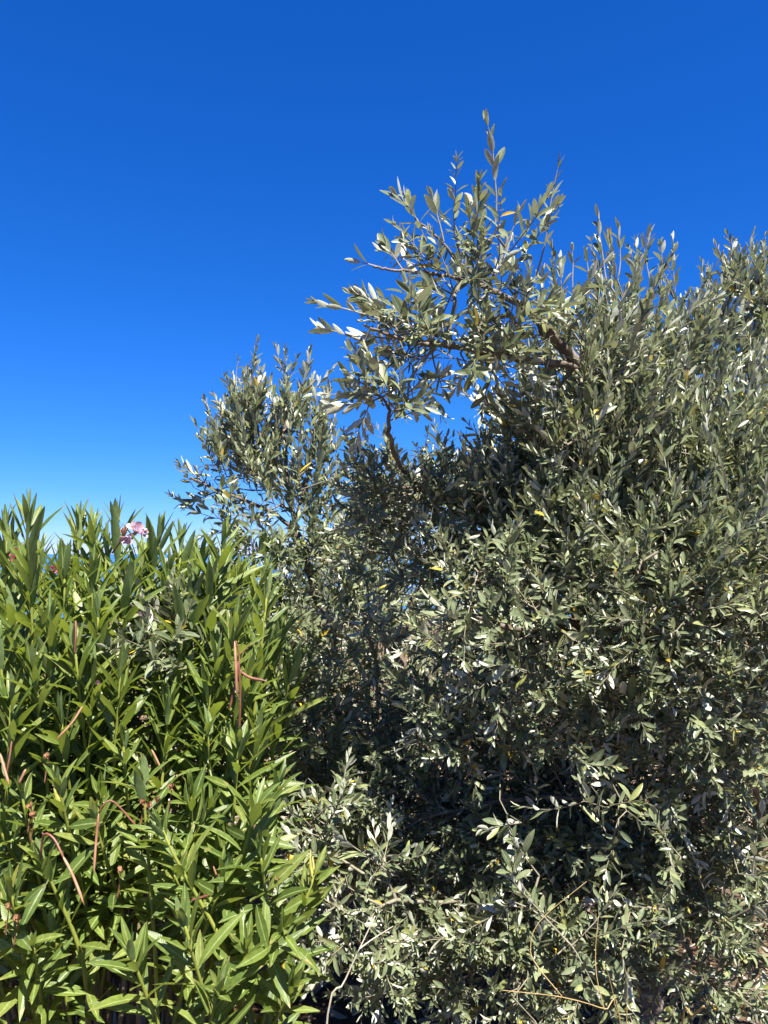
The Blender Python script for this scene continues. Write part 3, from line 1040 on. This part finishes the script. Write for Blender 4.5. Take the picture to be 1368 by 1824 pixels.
# 5. far trees beyond the oleanders and through the grove
for k, (px, Y, rr, top, seed, lab) in enumerate([
        (470, 6.5, 1.2, 985, 47, 'olive tree between the oleanders and the thin trunk of the young olive, in shade'),
        (355, 10.0, 0.9, 985, 41, 'small pale olive tree far behind the young tree, its top above the oleanders'),
        (215, 15.0, 1.0, 1012, 42, 'distant grey olive tree seen through the oleander leaves under the pink flower'),
        (540, 7.5, 1.3, 965, 43, 'far olive tree half hidden behind the trunk of the young olive'),
        (960, 7.0, 1.3, 930, 44, 'olive tree deep in the grove, right of the sunlit one'),
        (1230, 6.5, 1.3, 930, 45, 'olive tree deep in the grove, behind the tall one with the forked trunk'),
        (740, 9.5, 1.4, 960, 46, 'farthest olive tree in the grove, behind the sunlit one')]):
    c = at(px, top, Y)
    x, zt = c[0], c[2]
    g = gz(x, Y)
    lim = [([(x, Y, g - .05), (x + .05, Y, g + .5), (x - .03, Y, zt - rr)], .10, .05), ([(x - .03, Y, zt - rr), (x - .3, Y, zt - .5)], .04, .01),
           ([(x - .03, Y, zt - rr), (x + .3, Y, zt - .5)], .04, .01)]
    py_c = top + rr * 0.55 / Y * FPX
    bl = [(px, py_c, Y, rr * .75, rr * .7, rr * .45, 140), (px - 40, py_c + 40, Y, rr * .6, rr * .6, rr * .45, 80), (px + 40, py_c + 40, Y, rr * .6, rr * .6, rr * .45, 80)]
    olive_tree(lab, (x, Y, g - .05), lim, bl, seed=seed, leaf_len=.06, kind='small', spacing=.03, nparts=40, slen=(.15, .35))

# low suckering bush behind the trunk
base7 = (0.55, 3.6, gz(.55, 3.6) - .03)
limbs7 = [([base7, (.56, 3.6, .25), (.52, 3.58, .5)], .04, .02), ([(.56, 3.6, .25), (.1, 3.5, .5), (-.2, 3.4, .7)], .015, .005), ([(.56, 3.6, .25), (1.0, 3.5, .5), (1.4, 3.5, .7)], .015, .005)]
blobs7 = [(760, 1290, 3.6, .45, .25, .2, 120), (1000, 1270, 3.7, .5, .25, .2, 130), (1240, 1260, 3.7, .45, .25, .2, 110), (860, 1440, 3.4, .5, .2, .12, 90), (1120, 1450, 3.4, .45, .2, .10, 60)]
olive_tree('low bushy olive regrowth in the shade behind the leaning trunk', base7, limbs7, blobs7, seed=71, leaf_len=.05, kind='small', spacing=.02, nparts=100)

# 6. low olive growth among the oleanders
b6 = at(330, 1500, 2.35)
base6 = (b6[0], 2.35, gz(b6[0], 2.35) - .03)
limbs6 = [([base6, gp(350, 1500, 2.35), gp(400, 1330, 2.3), gp(385, 1215, 2.25), gp(330, 1195, 2.2), gp(260, 1190, 2.1)], .012, .004),
          ([gp(385, 1215, 2.25), gp(350, 1180, 2.2), gp(325, 1158, 2.15)], .005, .003)]
blobs6 = [(270, 1165, 2.1, .07, .08, .03, 16), (330, 1130, 2.15, .06, .08, .04, 14), (350, 1180, 2.15, .06, .08, .03, 10), (300, 1100, 2.2, .05, .06, .03, 7)]
olive_tree('low olive sapling with grey leaves pushing up among the oleander stems', base6, limbs6, blobs6, seed=51, leaf_len=.056, spacing=.02, slen=(.08, .15), nparts=200)


# ------------------------------------------------------------------ oleander shrubs
def oleander(label, clump, tips, seed, leaf=(0.135, 0.165), ratio=0.15, nparts=300, depthful=0.62, spread=0.0):
    r = np.random.default_rng(seed)
    base = np.array((clump[0], clump[1], gz(clump[0], clump[1])))
    root = empty('oleander_shrub', tuple(base), label, 'shrub', 'oleander shrubs')
    ls = LeafSet('oleander', M['oleander'])
    for tip in tips:
        tip = np.asarray(tip, float)
        bx = base[0] + (tip[0] - base[0]) * 0.55 + r.normal() * 0.05
        by = base[1] + (tip[1] - base[1]) * 0.55 + r.normal() * 0.05
        b = np.array((bx, by, gz(bx, by) - 0.02))
        h = tip[2] - b[2]
        mid = b + (tip - b) * 0.5 + np.array((-(tip[0] - b[0]) * 0.22, -(tip[1] - b[1]) * 0.22, 0.0)) + r.normal(size=3) * (0.03 + .04 * spread) + np.array((0, .09 * spread, .05 * spread))
        P = spline([b, mid, tip], 18)
        rad = np.linspace(1, 0, 18) ** 0.8 * 0.0055 + 0.0028
        cut = 9
        V, F, S = tube(P[:cut + 1] - base, rad[:cut + 1], 6)
        link('cane', make_mesh('cane', V, F, S, M['cane']), root)
        V, F, S = tube(P[cut:] - base, rad[cut:], 6)
        link('stem', make_mesh('stem', V, F, S, M['stem']), root)
        # whorls from the tip downwards
        seg = np.linalg.norm(np.diff(P, axis=0), axis=1)
        cum = np.concatenate([[0], np.cumsum(seg)])
        tot = cum[-1]
        s, k = tot, 0
        ang0 = r.uniform(0, 6.28)
        LL = r.uniform(*leaf)
        while s > tot - min(depthful, tot * 0.8) and k < 26:
            i = min(np.searchsorted(cum, s, side='right') - 1, 16)
            f = (s - cum[i]) / seg[i]
            p = P[i] + (P[i + 1] - P[i]) * f
            T = (P[i + 1] - P[i]) / seg[i]
            U, Wv = frame_of(T[None])
            U, Wv = U[0], Wv[0]
            nleaf = 3 if r.random() < .85 else 4
            keep = 1.0 if k < 9 else max(0.3, 1 - (k - 9) * 0.06)
            for q in range(nleaf):
                if r.random() > keep:
                    continue
                th = ang0 + q * 2 * math.pi / nleaf + r.normal() * .2
                rd = U * math.cos(th) + Wv * math.sin(th)
                a = R(min(11 + (4.6 + 4 * spread) * k, 50 + k * 1.2 + 18 * spread) + r.normal() * (8 + 5 * spread))
                D = T * math.cos(a) + rd * math.sin(a) - np.array((0, 0, 0.012 * k))
                D /= np.linalg.norm(D)
                Nn = T * math.sin(a) - rd * math.cos(a)
                sd_ = np.cross(D, Nn)
                ro = r.normal() * .3
                Nn = Nn * math.cos(ro) + sd_ * math.sin(ro)
                L = LL * min(1, .55 + .13 * k) * r.uniform(.8, 1.1)
                ls.add(p[None], D[None], Nn[None], np.array([L]), np.array([L * ratio * r.uniform(.85, 1.2)]))
            ang0 += math.pi / 3 + r.normal() * .1
            s -= (0.020 + 0.0055 * min(k, 6)) * r.uniform(.85, 1.2)
            k += 1
    ls.done(r)
    PLANTS.append((root, ls, base, 0.18, nparts))
    return root, base


def rand_tips(n, x0, x1, y0, y1, py0, py1, r):
    out = []
    for k in range(n):
        Y = r.uniform(y0, y1)
        out.append(at(r.uniform(x0, x1), py0 + (py1 - py0) * r.random(), Y))
    return out


r9 = np.random.default_rng(77)
tipsA = [gp(*t) for t in [
    (255, 1385, 1.72), (290, 1480, 1.66), (495, 1400, 1.80), (455, 1445, 1.74), (425, 1330, 1.88), (105, 1400, 1.72), (20, 1590, 1.6), (330, 1650, 1.5), (235, 1700, 1.50),
    (505, 1655, 1.58), (560, 1560, 1.78), (465, 1530, 1.7), (370, 1300, 1.92), (40, 1420, 1.75), (80, 1540, 1.72), (400, 1560, 1.72),
    (310, 1560, 1.74), (220, 1330, 1.9), (440, 1690, 1.62), (60, 1690, 1.65), (390, 1760, 1.5), (0, 1480, 1.75), (-60, 1560, 1.7),
    (-80, 1420, 1.8), (520, 1760, 1.62), (340, 1420, 1.85), (180, 1410, 1.88)]]
tipsA += rand_tips(16, -150, 540, 1.75, 2.05, 1420, 1700, r9)
tipsB = [gp(*t) for t in [
    (12, 940, 2.15), (48, 912, 2.1), (140, 925, 2.2), (165, 935, 2.25), (207, 930, 2.2), (282, 955, 2.25), (322, 962, 2.3), (398, 960, 2.15), (475, 1050, 2.1), (115, 1010, 2.0),
    (55, 1000, 1.95), (165, 1020, 2.05), (230, 1035, 2.1), (340, 1040, 2.1), (375, 1030, 2.1), (20, 1070, 1.95), (90, 1100, 1.95), (175, 1085, 2.0), (250, 1000, 2.3), (420, 1110, 2.0),
    (300, 1010, 2.2), (135, 1150, 1.9), (60, 1180, 1.88), (215, 1190, 1.95), (20, 1240, 1.85), (440, 1200, 1.98), (385, 1160, 2.0), (300, 1250, 2.0), (110, 1270, 1.9), (460, 1290, 2.0),
    (520, 1180, 2.2), (500, 1110, 2.3), (-40, 960, 2.1), (-70, 1040, 2.0), (-60, 1150, 1.95), (190, 965, 2.2), (0, 1150, 1.9), (165, 1200, 1.95)]]
tipsB += rand_tips(22, -120, 480, 2.05, 2.5, 1020, 1300, r9)
tipsB = [np.asarray(t) - np.array((0, 0, .022)) for t in tipsB]
tipsC = rand_tips(56, -200, 480, 2.6, 3.4, 972, 1160, r9) + [gp(25, 995, 2.7), gp(75, 985, 2.75), gp(110, 1000, 2.7), gp(-30, 975, 2.7)]
rootA, baseA = oleander('low light green oleander shrub with reddish seed pods, in front of the taller ones', (-0.62, 1.95), tipsA, 61, (.105, .14), .185, depthful=.42, spread=1.0)
rootB, baseB = oleander('tall oleander shrub with a pale pink flower cluster at its top', (-0.80, 2.35), tipsB, 62, (.145, .18), .138)
rootC, baseC = oleander('oleander shrub with deep pink flowers, behind the pale pink flowering one', (-1.25, 2.95), tipsC, 63, (.13, .165), .15)


# flowers: five petals on a tube, in clusters on a stalk
def petal_mesh(mat):
    rows = [(0, 0), (.15, .25), (.45, .75), (.75, 1.0), (.93, .7), (1, 0)]
    V, F, S, UVv, UV, b = leaf_template(rows, 0.25, -0.3, 0.35, 3)
    co = np.stack([V[:, 0] * .017, V[:, 1] * .023, V[:, 2] * .017 + .25 * V[:, 1] ** 2 * .02], axis=1)
    return make_mesh('petal', co, F, S, mat, UV)


PET = {'pink': petal_mesh(M['pink']), 'rose': petal_mesh(M['rose']), 'wilt': petal_mesh(M['wilt'])}


def flower(root, base, p, d, col, size=1.0, cup=0.9, seed=0):
    r = np.random.default_rng(seed)
    d = np.array(d, float)
    d /= np.linalg.norm(d)
    p = np.array(p)
    V, F, S = tube([p - base - d * .022 * size, p - base - d * .008 * size, p - base], [.0014 * size, .003 * size, .004 * size], 7)
    fl = link('flower', make_mesh('flower', V, F, S, M[col]), root)
    U, W = frame_of(d[None])
    for q in range(5):
        th = q * 2 * math.pi / 5 + r.normal() * .1
        rd = U[0] * math.cos(th) + W[0] * math.sin(th)
        a = cup + r.normal() * .15
        D = d * math.cos(a) + rd * math.sin(a)
        Nn = d * math.sin(a) - rd * math.cos(a)
        Sx = np.cross(D, Nn)
        o = link('petal', PET[col], fl)
        q0 = p - base + rd * .003
        k = size * r.uniform(.9, 1.1)
        o.matrix_basis = Matrix(((Sx[0] * k, D[0] * k, Nn[0] * k, q0[0]), (Sx[1] * k, D[1] * k, Nn[1] * k, q0[1]), (Sx[2] * k, D[2] * k, Nn[2] * k, q0[2]), (0, 0, 0, 1)))
    return fl


def stalk(root, base, pts, r0=.0022, r1=.0014, mat='stem', name='flower_stalk'):
    P = spline([np.array(p) for p in pts], 10)
    V, F, S = tube(P - base, np.linspace(r0, r1, 10), 6)
    return link(name, make_mesh(name, V, F, S, M[mat]), root)


stalk(rootB, baseB, [gp(200, 985, 2.18), gp(212, 968, 2.15), gp(222, 958, 2.13), gp(232, 952, 2.12), gp(243, 948, 2.12)], .003, .0018, 'pod')
for k, (px, py, dv, sz) in enumerate([(246, 945, (.5, -.6, .5), 1.0), (238, 942, (-.2, -.5, .9), .95), (252, 950, (.9, -.4, -.1), .8), (231, 957, (-.1, -.9, -.5), .85), (225, 960, (-.4, -.8, -.3), .7)]):
    flower(rootB, baseB, gp(px, py, 2.12), dv, 'pink', sz, .85, k)
for k, (px, py) in enumerate([(221, 946), (223, 952), (219, 951), (225, 942)]):
    flower(rootB, baseB, gp(px, py, 2.13), (.1 * k - .1, -.3, .9), 'wilt', .45, .4, 20 + k)
for k, (px, py, Y) in enumerate([(10, 987, 2.66), (28, 998, 2.64), (17, 1010, 2.66), (95, 1017, 2.66), (33, 985, 2.68), (30, 1055, 2.6)]):
    flower(rootC, baseC, gp(px, py, Y), (.3, -.8, .3), 'rose', .9, .8, 40 + k)
    stalk(rootC, baseC, [gp(px, py + 60, Y + .02), gp(px + 2, py + 25, Y + .02), np.array(gp(px, py + 10, Y)) + np.array((0, .01, 0))], .002, .0013)
for k, (px, py, Y, col) in enumerate([(250, 1096, 2.05, 'pink'), (268, 1098, 2.05, 'pink'), (342, 1074, 2.1, 'rose'), (125, 1180, 1.95, 'pink'), (175, 1218, 1.95, 'pink')]):
    flower(rootB, baseB, gp(px, py, Y), (.1, -.6, .5), col, .5, .35, 60 + k)
# wilted heads on the low shrub
for k, (px, py, Y) in enumerate([(255, 1432, 1.70), (265, 1438, 1.70), (280, 1428, 1.70), (305, 1405, 1.7), (497, 1567, 1.74), (55, 1440, 1.7), (60, 1455, 1.7), (215, 1555, 1.66), (15, 1620, 1.58), (30, 1640, 1.58), (85, 1350, 1.8)]):
    flower(rootA, baseA, gp(px, py, Y), (.2 * math.sin(k), -.4, .8), 'wilt', .5, .5, 80 + k)
    stalk(rootA, baseA, [gp(px - 6, py + 45, Y + .01), gp(px - 2, py + 20, Y + .01), gp(px, py + 8, Y)], .0016, .001, 'pod')


def pod(root, base, pts, mat='pod', r=.0042):
    P = spline([np.array(p) for p in pts], 14)
    t = np.linspace(0, 1, 14)
    rad = r * .64 * np.clip(np.minimum(.25 + t * 7, (1 - t) * 5 + .18), 0, 1)
    V, F, S = tube(P - base, rad, 7, 0.06)
    return link('seed_pod', make_mesh('seed_pod', V, F, S, M[mat]), root)


pod(rootA, baseA, [gp(418, 1142, 1.84), gp(420, 1190, 1.83), gp(422, 1243, 1.83)], 'podpale', .0050)
pod(rootA, baseA, [gp(424, 1180, 1.85), gp(420, 1215, 1.85), gp(408, 1267, 1.85)], 'pod', .0048)
pod(rootA, baseA, [gp(428, 1196, 1.85), gp(446, 1207, 1.84), gp(474, 1213, 1.83)], 'pod', .0052)
stalk(rootA, baseA, [gp(425, 1330, 1.88), gp(428, 1250, 1.86), gp(426, 1190, 1.85), gp(426, 1165, 1.85), gp(420, 1142, 1.84)], .003, .0016, 'pod', 'pod_stalk')
stalk(rootA, baseA, [gp(426, 1166, 1.85), gp(436, 1158, 1.85), gp(448, 1145, 1.85)], .0015, .001, 'pod', 'pod_stalk')
pod(rootA, baseA, [gp(112, 1525, 1.62), gp(130, 1560, 1.61), gp(150, 1612, 1.60)], 'podpale', .0045)
stalk(rootA, baseA, [gp(72, 1530, 1.66), gp(78, 1487, 1.64), gp(96, 1494, 1.63), gp(112, 1525, 1.62)], .0026, .0024, 'pod', 'pod_stalk')
pod(rootA, baseA, [gp(176, 1448, 1.68), gp(171, 1500, 1.67), gp(167, 1557, 1.66)], 'podpale', .0044)
stalk(rootA, baseA, [gp(250, 1480, 1.70), gp(204, 1429, 1.69), gp(186, 1432, 1.68), gp(176, 1448, 1.68)], .0022, .0018, 'pod', 'pod_stalk')
pod(rootA, baseA, [gp(0, 1342, 1.7), gp(8, 1370, 1.69), gp(16, 1398, 1.68)], 'podpale', .0048)
pod(rootA, baseA, [gp(46, 1370, 1.7), gp(40, 1383, 1.7), gp(33, 1397, 1.7)], 'podpale', .0045)
pod(rootA, baseA, [gp(21, 1320, 1.7), gp(16, 1355, 1.7), gp(8, 1392, 1.7)], 'pod', .0035)
pod(rootA, baseA, [gp(340, 1604, 1.62), gp(355, 1600, 1.61), gp(373, 1594, 1.60)], 'pod', .0045)
pod(rootB, baseB, [gp(135, 1105, 1.86), gp(135, 1135, 1.85), gp(132, 1166, 1.85)], 'pod', .0038)
pod(rootB, baseB, [gp(147, 1258, 1.84), gp(128, 1288, 1.83), gp(100, 1318, 1.82)], 'podpale', .0044)
pod(rootB, baseB, [gp(197, 1110, 1.98), gp(189, 1121, 1.98), gp(180, 1134, 1.98)], 'pod', .0045)
pod(rootA, baseA, [gp(270, 1335, 1.78), gp(280, 1355, 1.78), gp(288, 1372, 1.78)], 'podpale', .0040)
pod(rootA, baseA, [gp(380, 1543, 1.68), gp(386, 1560, 1.68), gp(393, 1572, 1.68)], 'podpale', .0035)

emit_leaves()


# ------------------------------------------------------------------ dry stalks and cane
def straw(name, label, cat, lines, mat, r0, r1):
    b = np.array(lines[0][0])
    b = np.array((b[0], b[1], gz(b[0], b[1])))
    root = empty(name, tuple(b), label, cat)
    for k, pts in enumerate(lines):
        P = spline([np.array(p) for p in pts], 16)
        V, F, S = tube(P - b, np.linspace(r0, r1, 16) * (1 if k == 0 else .75), 7, .06, k)
        link('stalk' if k == 0 else 'side_stalk', make_mesh('stalk', V, F, S, M[mat]), root)
    return root


g = lambda px, py, Y, dz=0: (at(px, py, Y)[0], Y, gz(at(px, py, Y)[0], Y) - .02)
straw('dry_weed', 'straw coloured dry weed with long forked stalks at the foot of the arching olive', 'dry weed',
      [[g(1150, 1900, 1.72), gp(1105, 1822, 1.68), gp(1076, 1798, 1.66), gp(1000, 1776, 1.64), gp(895, 1764, 1.62)],
       [gp(1002, 1776, 1.64), gp(958, 1722, 1.66), gp(945, 1690, 1.68), gp(962, 1640, 1.7), gp(1045, 1570, 1.72)],
       [gp(1076, 1798, 1.66), gp(1063, 1740, 1.68), gp(1061, 1690, 1.7), gp(1066, 1632, 1.71)],
       [gp(1098, 1812, 1.68), gp(1092, 1770, 1.68), gp(1080, 1722, 1.68)],
       [gp(1116, 1830, 1.69), gp(1117, 1780, 1.69), gp(1119, 1725, 1.69)]], 'straw', .0016, .0007)
straw('dry_stalk', 'short broken straw stalk poking out of the ground beside the olive trunk', 'stalk',
      [[g(1205, 1850, 1.9), gp(1215, 1830, 1.8), gp(1235, 1810, 1.75), gp(1254, 1792, 1.72)]], 'straw', .0028, .0022)
straw('bare_cane', 'bleached bare cane leaning right between oleander and olive', 'cane',
      [[g(560, 1860, 1.75), gp(582, 1822, 1.73), gp(612, 1752, 1.73), gp(638, 1695, 1.73), gp(668, 1632, 1.74)],
       [gp(640, 1690, 1.72), gp(665, 1672, 1.74), gp(700, 1650, 1.78)]], 'greycane', .0026, .0013)

# ------------------------------------------------------------------ stones, pebbles and litter on the soil
def stone_mesh(seed, sx, sy, sz):
    import bmesh
    bm = bmesh.new()
    bmesh.ops.create_icosphere(bm, subdivisions=3, radius=1)
    r = np.random.default_rng(seed)
    dirs = nrm(r.normal(size=(9, 3)))
    cutd = r.uniform(.62, .9, 9)
    for v in bm.verts:
        c = np.array(v.co)
        for d, q in zip(dirs, cutd):
            t = c @ d
            if t > q:
                c = c - d * (t - q) * .9
        c *= 1 + .04 * math.sin(9 * c[0] + seed) * math.sin(8 * c[1]) + .02 * r.normal()
        v.co = Vector((c[0] * sx, c[1] * sy, c[2] * sz))
    me = bpy.data.meshes.new('stone')
    bm.to_mesh(me)
    bm.free()
    me.materials.append(M['stone'])
    for p in me.polygons:
        p.use_smooth = False
    return me


for k, (px, Y, s, lab) in enumerate([
        (215, 2.55, (.24, .18, .13), 'large pale limestone block on the soil behind the low oleander'),
        (120, 2.75, (.16, .14, .11), 'small angular pale stone left of the large limestone block'),
        (350, 2.7, (.15, .13, .10), 'rounded pale stone right of the large limestone block')]):
    x = (px - 684) / FPX * Y
    o = link('stone', stone_mesh(90 + k, *s), None, (x, Y, gz(x, Y) + s[2] * .55))
    o.rotation_euler = (0, 0, k * 1.1)
    tag(o, lab, 'stone', 'pale stones')

rl = np.random.default_rng(123)
ls = LeafSet('litter', M['litter'])
n = 16000
x = rl.uniform(-2.6, 2.8, n)
y = 1.3 + 6.5 * rl.random(n) ** 1.3
z = hillside(x, y) + .004 + rl.random(n) * .012
th = rl.uniform(0, 6.28, n)
D = np.stack([np.cos(th), np.sin(th), rl.normal(size=n) * .15], axis=1)
Nn = np.stack([rl.normal(size=n) * .35, rl.normal(size=n) * .35, np.where(rl.random(n) < .5, 1.0, -1.0)], axis=1)
L = rl.uniform(.03, .065, n)
L = np.where((x < -.1) & (rl.random(n) < .4), L * 2.0, L)
ls.add(np.stack([x, y, z], axis=1), D, Nn, L, L * rl.uniform(.18, .3, n))
ls.done(rl)
tag(link('leaf_litter', ls.mesh(np.arange(n), 'leaf_litter', np.zeros(3))), 'dry brown and pale fallen leaves scattered over the soil', 'fallen leaves', kind='stuff')

n = 2500
x = rl.uniform(-2.6, 2.8, n)
y = 1.3 + 6.5 * rl.random(n) ** 1.3
z = hillside(x, y)
V0 = np.array([(1, 0, 0), (0, 1, 0), (-1, 0, 0), (0, -1, 0), (0, 0, 1), (0, 0, -1), ], float)
F0 = np.array([0, 1, 4, 1, 2, 4, 2, 3, 4, 3, 0, 4, 1, 0, 5, 2, 1, 5, 3, 2, 5, 0, 3, 5])
sz = rl.uniform(.004, .022, n) ** 1.0
sc = sz[:, None, None] * rl.uniform(.6, 1.2, (n, 6, 1)) * np.array((1, 1, .6))
a = rl.uniform(0, 6.28, n)
Rm = np.zeros((n, 3, 3))
Rm[:, 0, 0] = np.cos(a); Rm[:, 0, 1] = -np.sin(a); Rm[:, 1, 0] = np.sin(a); Rm[:, 1, 1] = np.cos(a); Rm[:, 2, 2] = 1
co = np.einsum('nij,nkj->nki', Rm, V0[None] * sc) + np.stack([x, y, z + sz * .2], axis=1)[:, None, :]
F = (F0[None] + (np.arange(n) * 6)[:, None]).ravel()
me = make_mesh('pebbles', co.reshape(-1, 3), F, np.full(n * 8, 3), M['stone'], smooth=False)
tag(link('pebbles', me), 'small pale pebbles strewn over the reddish soil', 'pebbles', kind='stuff')
